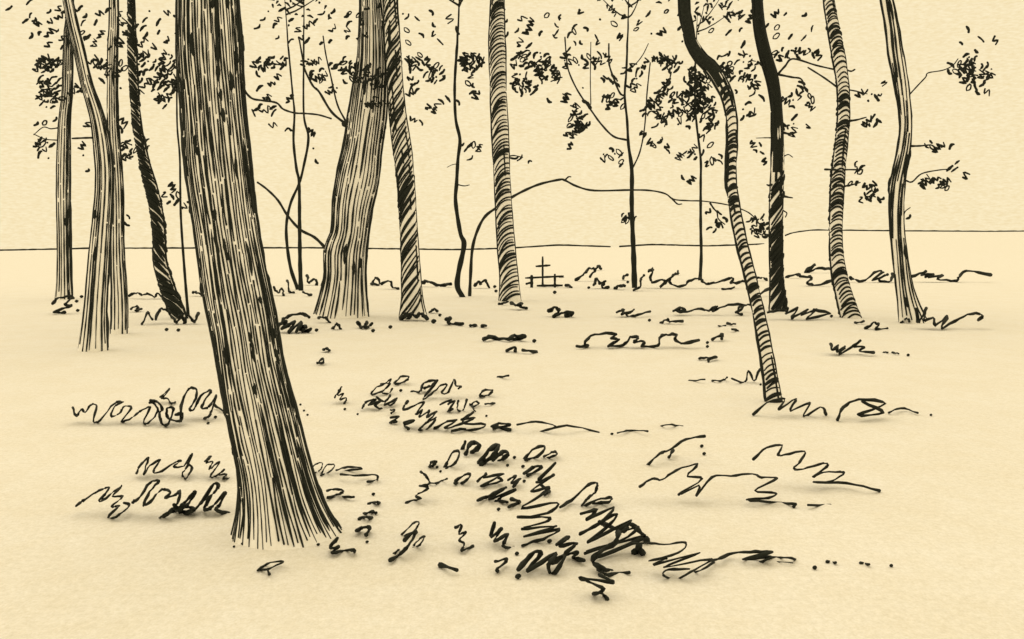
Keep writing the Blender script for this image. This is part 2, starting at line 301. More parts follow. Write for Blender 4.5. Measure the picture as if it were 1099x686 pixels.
plant('creeping_plant', 'plant', 'thick dark sprig on the ground in front of the grave cross', ('L', [
 (2.6,(835,180),(865,155),(890,180),(860,205),(920,185),(970,195),(930,205)),(2.5,(865,72)),(2,(930,30),(965,40))]), group=g1)
plant('grass_tuft', 'grass', 'grass at the foot of the leftmost tree', ('S', [
 (2,(125,430),(150,410),(200,410),(170,435),(195,440),(130,465),(170,465)),(2.2,(213,423)),(2.2,(231,406)),(2.2,(217,457))]), group=g1)
plant('grass_tuft', 'grass', 'grass at the foot of the leaning slim tree', ('X', [
 (2.2,(412,160),(450,128),(495,118),(480,145),(525,118),(510,150),(560,130),(545,165),(590,140),(605,160))]), group=g1)
plant('low_bush', 'bush', 'low dark tuft right of the leaning slim tree foot, ending in dots', ('X', [
 (2.9,(635,172),(650,140),(690,120),(760,130),(690,160),(755,155),(700,125)),(2,(770,155),(800,142),(845,155)),(2.2,(880,160))]), group=g1)
plant('creeping_plant', 'plant', 'short sprig just left of the leaning slim tree foot', ('X', [
 (1.8,(243,72),(285,66)),(1.8,(305,70),(330,70),(345,62)),(2,(355,65),(390,75),(400,45),(415,70),(430,40)),(1.8,(275,10),(315,12)),(2,(295,20)),(2,(432,80))]), group=g1)
mbl = MB(); rl = random.Random(5)
for st in [(1.8,(270,143)),(1.8,(280,160)),(1.8,(290,172)),(2,(320,540)),(1.8,(432,170))]: ground_stroke(mbl, 'V', st, rl)
o = mbl.build('leaf_litter', [INK]); tag(o, 'few dark specks of leaf litter beside the widest trunk', 'leaf litter', None, 'stuff')

# ------------------------------------------------------------------ foliage strokes in the crowns
def leaf_stroke(mb, pts, w, D, rnd, jit):
    """one leaf or leaf spray: hangs at its own depth, turned its own way"""
    d0 = D + rnd.uniform(-1, 1)*jit; ax, ay = rnd.uniform(-.7, .7), rnd.uniform(-.7, .7)
    cx = sum(p[0] for p in pts)/len(pts); cy = sum(p[1] for p in pts)/len(pts)
    P3, rr = [], []
    n = len(pts); ph = rnd.uniform(0, 6)
    for i, p in enumerate(pts):
        d = d0 + ((p[0]-cx)*ax + (p[1]-cy)*ay)*d0/F
        P3.append(at(p[0], p[1], d)); rr.append(w*0.5*(0.78 + 0.3*math.sin(math.pi*i/(n-1)) + 0.12*math.sin(i + ph))*d0/F)
    mb.tube(P3, rr, 0, 5)
def spray(mb, z, specs, D, rnd, jit):
    """specs: (cx, cy, rx, ry, density, [slant]) in the frame z"""
    s = Z[z][2]
    for sp in specs:
        cx, cy = tr(z, sp[:2]); rx, ry = sp[2]/s, sp[3]/s; dens = sp[4]*(.5 if z == 'o' and cy < 60 else 1)
        sl = sp[5] if len(sp) > 5 else rnd.choice([-0.9, -0.7, 0.9])
        n = max(1, int(round(math.pi*rx*ry*dens/30.0))); done = []
        for _ in range(n):
            best = None
            for _t in range(7):
                a = rnd.uniform(0, 2*math.pi); q = math.sqrt(rnd.random())
                c_ = (cx + rx*q*math.cos(a), cy + ry*q*math.sin(a))
                dd = min([math.hypot(c_[0]-e[0], c_[1]-e[1]) for e in done] or [99])
                if best is None or dd > best[0]: best = (dd, c_)
            x, y = best[1]; done.append(best[1])
            an = sl + rnd.gauss(0, 0.24); k = rnd.random()
            ca, sa = math.cos(an), math.sin(an)
            if k < 0.55:      # single leaf
                l = rnd.uniform(2.0, 4.6); b = rnd.uniform(-1.8, 1.8)
                pl = [(-l, 0), (-l*.3, b*.8), (l*.4, b), (l, 0)]; w = rnd.uniform(1.9, 3.5)
            elif k < 0.63:    # leaf edge loop
                l, h = rnd.uniform(2.6, 4.8), rnd.uniform(1.5, 2.6)
                pl = [(-l, 0), (-l*.2, h), (l, h*.4), (l*.7, -h*.6), (-l*.4, -h*.7), (-l, 0)]; w = rnd.uniform(1.4, 1.9)
            elif k < 0.92:    # spray of folded leaves
                m = rnd.randint(2, 5); u = 0; pl = [(-3, 0)]
                for i in range(m+1):
                    u += rnd.uniform(1.2, 3.2); pl.append((u - m*1.2 - 2.5, rnd.uniform(1.2, 4.2)*(1 if i % 2 else -1) + rnd.uniform(-.8, .8)))
                w = rnd.uniform(1.6, 2.7)
            else:
                pl = [(-.5, 0), (0, .2), (.6, 0)]; w = rnd.uniform(1.8, 2.8)
            P = [(x + u*ca - v*sa, y + u*sa + v*ca) for u, v in pl]
            leaf_stroke(mb, [tuple(p) for p in cat(P, 3)], w, D, rnd, jit)

# ------------------------------------------------------------------ trees
def limb(mb, pts, D, w0, w1, rnd, bend=0.4, mat=0, D1=None):
    sm = cat(pts, 5); n = len(sm); P, r = [], []
    for i, p in enumerate(sm):
        t = i/(n-1); d = D + ((D1 - D)*t if D1 else bend*math.sin(t*2.2)*0.5)
        P.append(at(p[0], p[1], d)); r.append(0.5*(w0 + (w1-w0)*t)*(1 + 0.1*math.sin(i*1.7))*d/F)
    mb.tube(P, r, mat, 7)

def tree(label, line, D, style, kind='tree', limbs=(), leaves=(), jit=1.2, crown=0, top=11.0, seed=0, group='trees of the open wood', **kw):
    rnd = random.Random(100 + seed)
    base = at(line[-1][0], line[-1][1], D)
    root = empty(kind, (float(base[0]), D, 0.0)); tag(root, label, 'sapling' if kind == 'sapling' else 'tree', group)
    ln = [tuple(map(float, p)) for p in line]
    # the stem goes on above the photograph's upper edge, thinning and straightening
    x0, y0, r0 = ln[0]; x1, y1, r1 = ln[1]
    dx = (x0-x1)/max(1.0, (y1-y0)); ext = []
    topy = HY - (top-CAMZ)*F/D; span = y0-topy; steps = 9
    cx = x0
    for i in range(1, steps+1):
        t = i/steps; cx += dx*span/steps*(1-0.55*t) + rnd.uniform(-1, 1)*r0*0.25
        ext.append((cx, y0 - span*t, r0*(1-0.8*t)))
    ln = ext[::-1] + ln
    # foot of the stem carried down to just under the ground
    fx, fy, fr = ln[-1]; gy = HY + CAMZ*F/D
    ln.append((fx + (fx-ln[-2][0])*0.25, max(fy, gy) + 4, fr*1.05))
    sm = cat(ln, 8); sm = sm[::-1]                       # bottom to top
    C3 = [at(p[0], p[1], D) for p in sm]; RR = [max(0.15, p[2])*D/F for p in sm]
    n = len(sm)
    Tn = [C3[min(i+1, n-1)] - C3[max(i-1, 0)] for i in range(n)]; Tn = [t/np.linalg.norm(t) for t in Tn]
    V = np.array([0, 1.0, 0]); U = [np.cross(V, t) for t in Tn]
    for i in range(n):          # near the ground the rings lie level, so the foot meets the soil all round
        q = max(0.0, min(1.0, 1.15 - C3[i][2]/(RR[i]*2.2 + 1e-6)))
        u = U[i]*(1-q) + np.array([1.0, 0, 0])*q; U[i] = u/np.linalg.norm(u)
    S = [0.0]
    for i in range(1, n): S.append(S[-1] + np.linalg.norm(C3[i]-C3[i-1])*F/D)   # length along the stem, in px at this depth
    S = np.array(S); total = S[-1]
    C3a = np.array(C3); RRa = np.array(RR); Ua = np.array(U)
    ph1, ph2 = rnd.uniform(0, 6), rnd.uniform(0, 6)
    thin = style == 'thin'
    def lobe(q, s): return 1 + ((0.035*math.sin(3*q + ph1 + s*0.012) + 0.02*math.sin(5*q + ph2 - s*0.02) + 0.02*math.sin(s*0.045 + ph2)) if not thin else 0.08*math.sin(s*0.3+ph1))
    def pos(s, th, k=1.0):
        k = k*lobe(th, s)
        c = np.array([np.interp(s, S, C3a[:, j]) for j in range(3)]); r = np.interp(s, S, RRa)*k
        u = np.array([np.interp(s, S, Ua[:, j]) for j in range(3)])
        return c + r*(math.cos(th)*u + math.sin(th)*V)
    mb = MB(); dark_all = style == 'thin'
    sides = 28 if RR[len(RR)//2]*F/D > 12 else 14
    if dark_all: sides = 8
    rings = []
    for i in range(n):
        rings.append([tuple(C3[i] + RR[i]*lobe(q, S[i])*(math.cos(q)*U[i] + math.sin(q)*V)) for q in [2*math.pi*j/sides for j in range(sides)]])
    b0 = len(mb.f)
    mb.ring_strip(rings, 1 if dark_all else 0)
    solid = kw.get('solid')       # (y above which the bark is all dark, in picture rows)
    if solid is not None:
        for i in range(n-1):
            for j in range(sides):
                if sm[i][1] < solid + 16*math.sin(j*2.4) + 10*math.sin(j*5.1+1): mb.m[b0 + i*sides + j] = 1
    px = D/F
    smax = total*0.97
    s_gr = float(np.interp(0.0, C3a[:, 2], S))
    def line_stroke(s0, s1, th, w, drift=0.0, k=1.0, wob=0.016):
        m = max(5, int((s1-s0)/9)); P, r = [], []; pa = rnd.uniform(0, 6); wv = rnd.uniform(.1, .25)
        for i in range(m+1):
            t = i/m; s = s0 + (s1-s0)*t
            P.append(pos(s, th + drift*t + wob*math.sin(t*5+pa), k))
            taper = np.interp(s, S, RRa)/RR[0]
            en = min(1.0, (.35 + min(t, 1-t)*6)) if w > 2.6*kw.get('w', 1.5)*.5 else 1.0
            r.append(max(0.35, en*w*0.5*(0.82 + 0.25*math.sin(math.pi*min(1, t*1.1)) + wv*math.sin(i*1.9+pa)))*px)
        mb.tube(P, r, 1, 5)
    if not dark_all:
        # furrows that run along both flanks
        ow = kw.get('outline', 1.7)
        nf = kw.get('flank', 1)
        for side in (0.0, math.pi):
            s = 0.0
            while s < smax:
                e = min(smax, s + rnd.uniform(70, 170)); line_stroke(s, e, side + rnd.uniform(-.06, .06), ow*1.2*rnd.uniform(.85, 1.35) if np.interp(s, S, RRa)/px > 2.5 else ow*.6, 0, 1.0, 0.015); s = e - rnd.uniform(-3, 3)
    if style == 'long':
        sp = kw.get('spacing', 4.0); Rm = np.interp(total*0.25, S, RRa)/px
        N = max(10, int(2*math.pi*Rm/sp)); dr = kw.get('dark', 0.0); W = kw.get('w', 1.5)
        for i in range(N):
            th = 2*math.pi*(i + rnd.uniform(-.25, .25))/N; s = s_gr + rnd.uniform(-4, 9)
            right = max(0.0, -math.cos(th)) if kw.get('darkleft') else max(0.0, math.cos(th))  # shadow side of the trunk, drawn into the bark as more heavy strokes
            while s < smax:
                l = rnd.uniform(30, 170)*kw.get('seglen', 1.0); e = min(smax, max(s, 0) + l)
                loc_r = np.interp(s, S, RRa)/(Rm*px)
                if rnd.random() < loc_r*1.3:
                    w = W*rnd.uniform(.6, 1.35)
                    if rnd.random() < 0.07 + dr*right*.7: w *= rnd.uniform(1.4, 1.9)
                    line_stroke(max(s, 0), e, th, w*max(.55, min(1, loc_r)), kw.get('twist', 0)*l/100 + rnd.uniform(-.025, .025), 1.0, 0.016)
                s = e + rnd.choice([rnd.uniform(0, 3), rnd.uniform(1, 7)])
        # heavier blotches where furrows run together
        for _ in range(kw.get('blotch', int(total/40))):
            s = rnd.uniform(0, smax*.9); th = rnd.uniform(0, 2*math.pi)
            line_stroke(s, s + rnd.uniform(8, 26), th, W*rnd.uniform(1.7, 2.5)*min(1, np.interp(s, S, RRa)/(Rm*px)), 0, 1.0, .02)
    elif style == 'ring':
        sp = kw.get('spacing', 4.5)*1.12; slope = kw.get('slope', 0.6); W = kw.get('w', 1.4); s = 2.0
        while s < smax:
            rp = np.interp(s, S, RRa)/px
            if solid is not None and np.interp(s, S, [p[1] for p in sm]) < solid: break
            for face in (-math.pi/2, math.pi/2):
                a0 = face - rnd.uniform(.9, 1.5); a1 = face + rnd.uniform(.9, 1.5); m = 8; P, r = [], []
                sg = -1 if face > 0 else 1
                w = 1.25*W*rnd.uniform(.75, 1.35)*(1.9 if rnd.random() < kw.get('dark', .12) else 1)
                for i in range(m+1):
                    t = i/m; a = a0 + (a1-a0)*t
                    off = sg*slope*rp*2*(t-.5) + kw.get('curl', .5)*rp*math.sin(math.pi*t)*0.6
                    P.append(pos(min(max(s + off, 0), smax), a, 1.0)); r.append(w*.5*(.75 + .35*math.sin(math.pi*t))*px)
                mb.tube(P, r, 1, 5)
            s += sp*rnd.uniform(.6, 1.45)
        for _ in range(kw.get('extra', 0)):
            s = rnd.uniform(0, smax*.8); line_stroke(s, s + rnd.uniform(10, 40), rnd.uniform(0, 2*math.pi), W*1.3)
    if solid is not None:   # a few pale slivers of bark left in the dark part
        for _ in range(16):
            yy = solid - 60*rnd.random()**2; s = np.interp(-yy, [-p[1] for p in sm], S); a = rnd.uniform(0, 2*math.pi)
            l = rnd.uniform(2, 4.5); mb.tube([pos(s + q*l, a, 1.0) for q in range(4)], [.25*px, .75*px, .6*px, .2*px], 0, 5)
    mb.build('trunk', [BARK, INK], root, tuple(root.location))
    for lb in limbs:
        z, w0, w1, pts = lb[:4]; m2 = MB()
        limb(m2, [tr(z, p) for p in pts], D - 0.02, w0, w1, rnd, bend=rnd.uniform(-.5, .5)*D/25, D1=lb[4] if len(lb) > 4 else None)
        m2.build('branch', [INK2], root, tuple(root.location))
    # limbs above the picture carrying the unseen part of the crown
    if crown:
        fol = []
        for k in range(crown):
            s = rnd.uniform(.45, .97); sy = y0 - span*s
            th = rnd.uniform(0, 2*math.pi); L = rnd.uniform(.9, 2.0)*(1.25-s*.5)
            a = np.array([np.interp(np.interp(-sy, [-p[1] for p in sm], S), S, C3a[:, j]) for j in range(3)])
            up = rnd.uniform(.3, .9); P = [a + np.array([math.cos(th)*L*t, math.sin(th)*L*t, up*L*t**1.4]) for t in (0, .25, .5, .75, 1)]
            m2 = MB(); m2.tube(P, [.035*(1-t*.7)*(D/25)**.3 for t in (0, .25, .5, .75, 1)], 0, 6); m2.build('branch', [INK2], root, tuple(root.location))
            fol += [P[-1], P[-2], P[-1]]
    mf = MB()
    for lv in leaves: spray(mf, lv[0], lv[1:], D, rnd, jit)
    if crown:
        for c in fol:
            for _ in range(34):
                q = c + np.array([rnd.gauss(0, .42), rnd.gauss(0, .42), rnd.gauss(0, .3)])
                pj = (CX + q[0]*F/q[1], HY - (q[2]-CAMZ)*F/q[1])
                if q[1] < 2 or pj[1] > (48 if rnd.random() < .12 else -2): continue
                l = rnd.uniform(.05, .1)*max(.5, D/25); d = np.array([rnd.uniform(-1, 1), rnd.uniform(-1, 1), rnd.uniform(-1, 1)])*l
                mf.tube([q-d, q + np.array([0, 0, .3*l]), q+d], [.018*max(.5, D/25), .034*max(.5, D/25), .014*max(.5, D/25)], 0, 5)
    if mf.v: mf.build('foliage', [INK], root, tuple(root.location))
    return root

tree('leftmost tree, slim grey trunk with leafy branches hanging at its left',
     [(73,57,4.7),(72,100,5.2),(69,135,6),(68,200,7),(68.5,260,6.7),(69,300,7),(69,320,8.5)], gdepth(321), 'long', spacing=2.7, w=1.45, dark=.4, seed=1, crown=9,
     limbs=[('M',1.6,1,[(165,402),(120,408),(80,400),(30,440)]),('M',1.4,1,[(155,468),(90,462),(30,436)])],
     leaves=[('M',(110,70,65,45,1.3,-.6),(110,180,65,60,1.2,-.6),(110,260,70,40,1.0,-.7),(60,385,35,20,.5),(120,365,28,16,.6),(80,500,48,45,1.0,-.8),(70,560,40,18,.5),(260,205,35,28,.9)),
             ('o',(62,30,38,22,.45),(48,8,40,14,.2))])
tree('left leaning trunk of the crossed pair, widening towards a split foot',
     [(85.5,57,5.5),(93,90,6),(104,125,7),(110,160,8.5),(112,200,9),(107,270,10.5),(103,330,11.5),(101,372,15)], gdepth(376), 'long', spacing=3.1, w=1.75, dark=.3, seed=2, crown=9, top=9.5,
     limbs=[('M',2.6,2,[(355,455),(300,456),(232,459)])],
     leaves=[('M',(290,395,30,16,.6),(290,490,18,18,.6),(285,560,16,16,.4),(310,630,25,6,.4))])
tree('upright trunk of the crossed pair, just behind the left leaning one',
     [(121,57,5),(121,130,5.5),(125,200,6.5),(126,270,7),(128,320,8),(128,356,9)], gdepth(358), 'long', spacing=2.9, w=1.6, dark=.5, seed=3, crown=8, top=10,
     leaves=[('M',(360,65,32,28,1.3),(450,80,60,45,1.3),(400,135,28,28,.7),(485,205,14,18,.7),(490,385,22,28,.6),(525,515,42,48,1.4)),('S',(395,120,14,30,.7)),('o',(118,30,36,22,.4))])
tree('crooked dark tree bending at knee height, left of the widest trunk',
     [(142,57,4.2),(145,110,4.2),(148,140,4.5),(155,175,5),(163,205,6),(169,235,6.5),(171,262,6.5),(172,283,7),(181,312,7.5),(192,341,8)], gdepth(342), 'ring', spacing=3.2, slope=-1.5, w=1.7, dark=.25, extra=30, seed=4, crown=9,
     leaves=[('M',(620,498,34,22,.8)),('Y',(510,110,35,45,1.1),(600,110,50,45,1.0),(590,200,55,50,1.0),(600,260,25,25,.9),(500,200,25,30,.7),(645,220,14,30,.7)),('S',(560,25,30,25,.6),(590,60,40,20,.5)),('o',(165,30,36,22,.4))])
tree('very thin bare stem between the crooked dark tree and the widest trunk',
     [(190,57,.9),(190,130,1),(193,170,1.1),(194,230,1.3),(198,290,1.5),(202,338,1.7)], gdepth(339), 'thin', kind='sapling', seed=5, top=8.5, group='thin saplings of the wood')
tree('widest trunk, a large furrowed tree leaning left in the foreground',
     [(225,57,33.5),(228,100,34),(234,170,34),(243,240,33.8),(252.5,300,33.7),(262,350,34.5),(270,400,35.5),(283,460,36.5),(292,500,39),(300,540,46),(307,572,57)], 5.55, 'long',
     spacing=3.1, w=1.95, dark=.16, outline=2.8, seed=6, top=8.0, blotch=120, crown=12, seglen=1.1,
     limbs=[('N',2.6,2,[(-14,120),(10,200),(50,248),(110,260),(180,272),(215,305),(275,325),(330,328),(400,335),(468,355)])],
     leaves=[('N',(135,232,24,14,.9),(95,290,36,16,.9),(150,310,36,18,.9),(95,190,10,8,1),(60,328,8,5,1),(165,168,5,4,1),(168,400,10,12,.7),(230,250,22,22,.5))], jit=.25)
tree('left one of two thin saplings that cross twice above their shared foot',
     [(326,57,1),(326,122,1.1),(331,148,1.4),(326,178,1.4),(321,197,1.4),(312,218,1.5),(307.5,240,1.6),(308,262,1.7),(312,288,1.9),(319,309,2.2)], gdepth(311), 'thin', kind='sapling', seed=7, top=13, group='thin saplings of the wood', crown=4,
     leaves=[('N',(100,60,45,32,1.1,-.7),(190,60,45,38,1.1,-.7),(90,115,26,22,.9),(170,120,34,12,.7)),('N',(375,437,24,8,.7),(372,505,16,14,1.2),(395,577,6,5,1)),('o',(300,30,36,20,.3))])
tree('right one of two thin saplings that cross twice above their shared foot',
     [(310,57,1),(314,100,1),(316,122,1.2),(315,151,1.4),(318,180,1.5),(321,197,1.6),(321.5,240,2),(322,280,2.2),(323,311,2.6)], gdepth(312), 'thin', kind='sapling', seed=8, top=12, group='thin saplings of the wood', crown=3,
     leaves=[('N',(250,410,20,16,1.5))])
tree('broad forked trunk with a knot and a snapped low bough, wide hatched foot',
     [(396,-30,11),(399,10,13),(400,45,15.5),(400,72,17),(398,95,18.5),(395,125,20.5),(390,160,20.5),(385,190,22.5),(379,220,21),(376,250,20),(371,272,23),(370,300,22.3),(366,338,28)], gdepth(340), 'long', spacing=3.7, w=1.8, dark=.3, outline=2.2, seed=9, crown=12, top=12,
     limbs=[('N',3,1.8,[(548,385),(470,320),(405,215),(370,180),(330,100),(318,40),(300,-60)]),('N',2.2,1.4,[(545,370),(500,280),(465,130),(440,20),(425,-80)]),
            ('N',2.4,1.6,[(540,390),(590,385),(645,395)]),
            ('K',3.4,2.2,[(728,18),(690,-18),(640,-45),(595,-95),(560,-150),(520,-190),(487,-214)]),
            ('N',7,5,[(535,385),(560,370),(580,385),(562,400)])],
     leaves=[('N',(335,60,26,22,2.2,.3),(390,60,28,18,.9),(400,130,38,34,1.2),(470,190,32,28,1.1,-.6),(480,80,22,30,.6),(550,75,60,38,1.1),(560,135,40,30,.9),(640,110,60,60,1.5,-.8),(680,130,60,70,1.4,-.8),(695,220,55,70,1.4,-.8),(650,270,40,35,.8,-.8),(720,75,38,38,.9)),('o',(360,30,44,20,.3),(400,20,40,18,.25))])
tree('slanted trunk touching the top of the broad forked trunk, hatched lower half',
     [(418,-30,6.8),(420,20,7.4),(422,57,8),(425,100,8.3),(428,132,9),(432,160,9.5),(436,200,9),(440,270,9.5),(442,320,11),(443,341,15)], gdepth(342), 'ring', spacing=4.6, slope=1.5, curl=.2, w=1.5, dark=.2, extra=46, seed=10, crown=10,
     leaves=[('R',(260,105,55,34,1.0),(330,150,45,36,1.2,-.9),(245,225,18,26,.9),(325,290,26,16,.9),(370,262,18,14,.9),(260,345,20,18,.6),(250,185,22,20,.9)),('o',(452,30,40,20,.3))])
tree('bare curving sapling with two tiny side twigs right of the slanted hatched trunk',
     [(490,57,1.5),(488,92,1.5),(489,127,1.6),(493.6,150,1.9),(491.5,171,1.8),(490,197,2),(489,217,2.1),(494,250,2.3),(498,263,2.7),(492,293,2.8),(491,308,3),(496,318,3.2)], gdepth(319), 'thin', kind='sapling', seed=11, top=11, group='thin saplings of the wood', crown=5,
     limbs=[('R',1,.7,[(425,517),(400,522),(380,532)]),('R',1.6,1,[(420,602),(450,608),(472,604)])],
     leaves=[('R',(480,105,52,36,1.2),(480,180,18,20,1),(440,262,22,10,.8),(485,238,18,16,.9),(455,445,22,16,1.2),(500,440,26,14,1.1),(475,490,6,5,.8))])
# arching sapling
r_ = random.Random(77); Da = gdepth(318)
ar = empty('sapling', (float(at(504,318,Da)[0]), Da, 0)); tag(ar, 'sapling bent over in a long low arch above the grave cross', 'sapling', 'thin saplings of the wood')
ma = MB(); arch = [(504,319),(505,296),(507,267),(512.6,247),(521,232),(534.5,222),(549,212),(564,204),(580,197.5),(600,193),(606,193.5),(619,200),(638,204.6),(677,204),(698,204.6),(714,208),(723,214),(739,215.5),(755,216),(781,220),(799,226),(808,232),(816,242),(820,249)]
sa = cat(arch, 5); na = len(sa); PA = []; ra = []
for i, p in enumerate(sa):
    t = i/(na-1); d = Da - 1.5*math.sin(t*2.6); PA.append(at(p[0], p[1], d)); ra.append((3.6 - 2.2*min(1, t*1.25))*.5*(1+.12*math.sin(i*1.3))*d/F)
PA[0][2] = -0.05
ma.tube(PA, ra, 0, 8); ma.build('trunk', [INK2], ar, tuple(ar.location))
for pts in ([(762,218),(766,224),(769.5,228),(771,235),(778,241)], [(606,194),(610,190),(613,190)], [(721,213),(727,219),(732,219)]):
    m2 = MB(); limb(m2, pts, Da - .9, 2.2, 1.2, r_, 0.1); m2.build('branch', [INK2], ar, tuple(ar.location))
mf = MB(); spray(mf, 'U', [(95,115,26,30,1.3),(70,95,14,10,.8),(108,140,8,14,.8)], Da-1, r_, .5)
spray(mf, 'o', [(767,244,8,4,.8),(773,236,5,8,.7),(762,228,4,5,.4)], Da-1, r_, .4); mf.build('foliage', [INK], ar, tuple(ar.location))

tree('evenly ringed tree directly left of the grave cross',
     [(534,57,9),(535,100,8.5),(536.5,132,8.5),(539.5,200,8.5),(543,258,9),(546.5,300,9.5),(547,322,12)], gdepth(323), 'ring', spacing=3.6, slope=.75, curl=.9, w=1.35, dark=.12, extra=4, seed=12, crown=10, top=13,
     limbs=[('R',1.8,1.1,[(632,487),(655,484),(690,492)])],
     leaves=[('R',(720,90,75,38,1.2,-.7),(680,185,40,42,1.3,1.2),(790,150,50,34,1.2,1.1),(740,215,22,22,.9),(800,262,12,8,.7),(670,490,24,12,1.1),(705,505,20,10,.8)),('o',(575,30,44,20,.3))])
tree('slender sapling forking into many thin branches right of the grave cross',
     [(673,57,1.2),(672,80,1.2),(670.5,103,1.3),(673,129,1.4),(674.5,155.5,1.6),(678,182,2.2),(678,218,2.4),(679,250,2.5),(680,273,2.8),(681,307,3.1)], gdepth(309), 'thin', kind='sapling', seed=13, top=13, group='thin saplings of the wood', crown=6,
     limbs=[('R',2.4,1.6,[(1114,420),(1060,405),(1010,355),(970,300),(915,220),(878,140),(868,80),(862,0)]),('R',1.2,1,[(968,275),(966,180),(967,90),(968,20)]),
            ('Z' if False else 'O',2.4,1.8,[(345,235),(320,220),(290,150),(265,75),(262,20),(262,-40)]),('O',1.4,1,[(355,100),(400,70),(440,20),(470,-40)]),
            ('O',1.8,1.4,[(385,620),(425,530),(450,400),(462,230),(475,100),(480,60)]),('O',4,4,[(165,300),(150,275),(125,260)])],
     leaves=[('O',(40,30,18,45,1.5),(40,245,22,18,1),(80,300,26,26,1.2,-.8),(105,370,48,50,1.2,-.9),(60,420,36,32,.7),(140,400,26,26,.9,-.9),(125,195,6,5,.8),(65,505,8,6,.8),
                 (135,55,60,34,.9,1.1),(225,40,35,25,1.1),(235,140,20,14,1.6),(285,160,24,26,1.8),(262,255,34,34,1.3),(325,265,18,32,1.1),(335,90,18,22,1.1),(400,120,30,48,.9,-1.1),(385,180,18,24,.9),(455,70,14,30,1.6,-1.2),
                 (240,560,22,22,1.6),(290,540,36,24,1.1),(325,560,16,26,.9),(330,610,30,12,.5),(440,325,20,26,1.0),(435,430,22,14,.9),(485,490,18,14,1.4),(530,472,14,18,1.7),(575,488,16,16,.7),(560,522,16,12,1.1),(510,392,8,20,1.1)),
             ('T',(312,115,18,13,2.6),(345,120,5,8,1)),('o',(640,30,50,20,.3))])
tree('slim bushy topped sapling left of the leaning slim tree',
     [(747,57,.9),(746,75,1),(746,110,1.1),(748,137,1.2),(752,171,1.3),(752,197,1.4),(752,241,1.6),(752.6,273,1.7),(751.4,299,2)], gdepth(301), 'thin', kind='sapling', seed=14, top=14, group='thin saplings of the wood', crown=3,
     limbs=[('O',2,1.2,[(725,330),(690,290),(650,250),(640,220)]),('O',1.6,1,[(590,110),(575,170),(545,220),(520,255)])],
     leaves=[('O',(530,40,50,22,1.0),(590,70,55,45,1.0),(570,180,28,36,1.3,-.9),(530,215,20,26,1.3),(560,240,40,30,.8),(500,300,44,40,1.0,-.9),(620,250,32,32,.9),(600,320,28,40,.8),(548,355,20,18,2.4),(630,385,8,6,1),
                 (700,150,40,55,1.3,1.2),(700,270,50,60,1.3),(660,340,28,36,.8),(740,340,40,40,1.0,-.8),(690,400,24,10,.6),(700,545,20,40,1.8),(650,545,26,18,1.1),(745,460,12,8,1),(762,538,10,8,.7),(645,675,18,12,1.3),(710,668,10,8,.9)),
             ('P',(60,170,45,55,1.2,-.8),(60,255,45,40,1.2,-.8),(105,300,40,55,1.2,-.9),(110,385,40,40,1.1,-.9),(105,590,22,18,1.1),(145,565,18,30,1.1),(105,500,10,8,.6)),('o',(720,28,40,18,.3))])
tree('slim leaning tree in mid ground, its foot nearest after the widest trunk',
     [(733,-14,4.8),(735,16,5.2),(741,44,5.8),(751,61,6),(764,74,6.5),(774,90,6.3),(781,107,5.5),(785,130,5),(785.5,160,4.8),(785,200,5),(795,257,5.5),(806,300,5.5),(817,350,6),(826,400,7),(830,429,8.5)], gdepth(431), 'ring', spacing=4.6, slope=.35, curl=.7, w=1.75, dark=.25, extra=14, outline=3.1, seed=15, solid=96, top=5.2, crown=5,
     leaves=[])
tree('nearly black upright tree with short snapped twigs right of the leaning slim tree',
     [(812,-14,5.4),(814,20,5.8),(818,44,6),(822,60,6.2),(828,80,6.2),(832,100,5.7),(834,130,5.9),(834.5,180,6.7),(833,220,6.8),(832.5,260,6.6),(833.5,300,7),(835,332,9.5)], gdepth(334), 'ring', spacing=3.6, slope=1.6, curl=0, w=1.8, dark=.25, extra=16, seed=16, solid=192, crown=9, top=11,
     limbs=[('Q',2.6,1.8,[(188,138),(215,108),(245,80),(330,104),(400,120)]),('Q',2.6,1.6,[(190,138),(240,148),(275,155),(288,188)]),('Q',1.6,.8,[(165,372),(140,372),(108,373)]),('Q',3,1.8,[(205,352),(235,358),(256,352)]),
            ('Q',1.4,1,[(212,440),(228,434),(244,444)]),('Q',2,1.4,[(205,590),(225,592),(242,594)]),('Q',3,1.4,[(168,545),(155,548),(148,545)]),('U',2,1.3,[(158,25),(172,30),(187,33)]),('U',1.6,1.2,[(158,68),(170,76),(166,88)])],
     leaves=[('P',(195,60,50,50,.9,-.7),(190,115,44,40,1.1,-.7),(285,50,44,40,.9,-.7),(340,70,40,30,.8,-.7),(250,130,34,30,.9,-.7),(300,165,36,34,.9,.8),(345,195,30,38,.9,-1.1),(245,212,18,10,1.1),(370,240,18,18,.9),(310,310,30,42,1.0,-.7),(345,130,26,8,.7),(275,355,8,5,.9),
                 (360,515,36,32,.7),(400,590,6,5,1),(530,215,18,16,1),(530,280,24,32,.9,.3),(590,200,26,40,1.0,.9),(640,270,22,44,.9,1.1),(520,395,22,26,.9,-.8),(550,360,22,26,.9,-.8),(545,430,14,10,1),(632,388,8,8,1)),
             ('Q',(200,62,26,18,1.1),(250,60,30,18,1),(320,62,30,18,.9)),('o',(800,30,40,18,.3),(850,28,30,16,.3))])
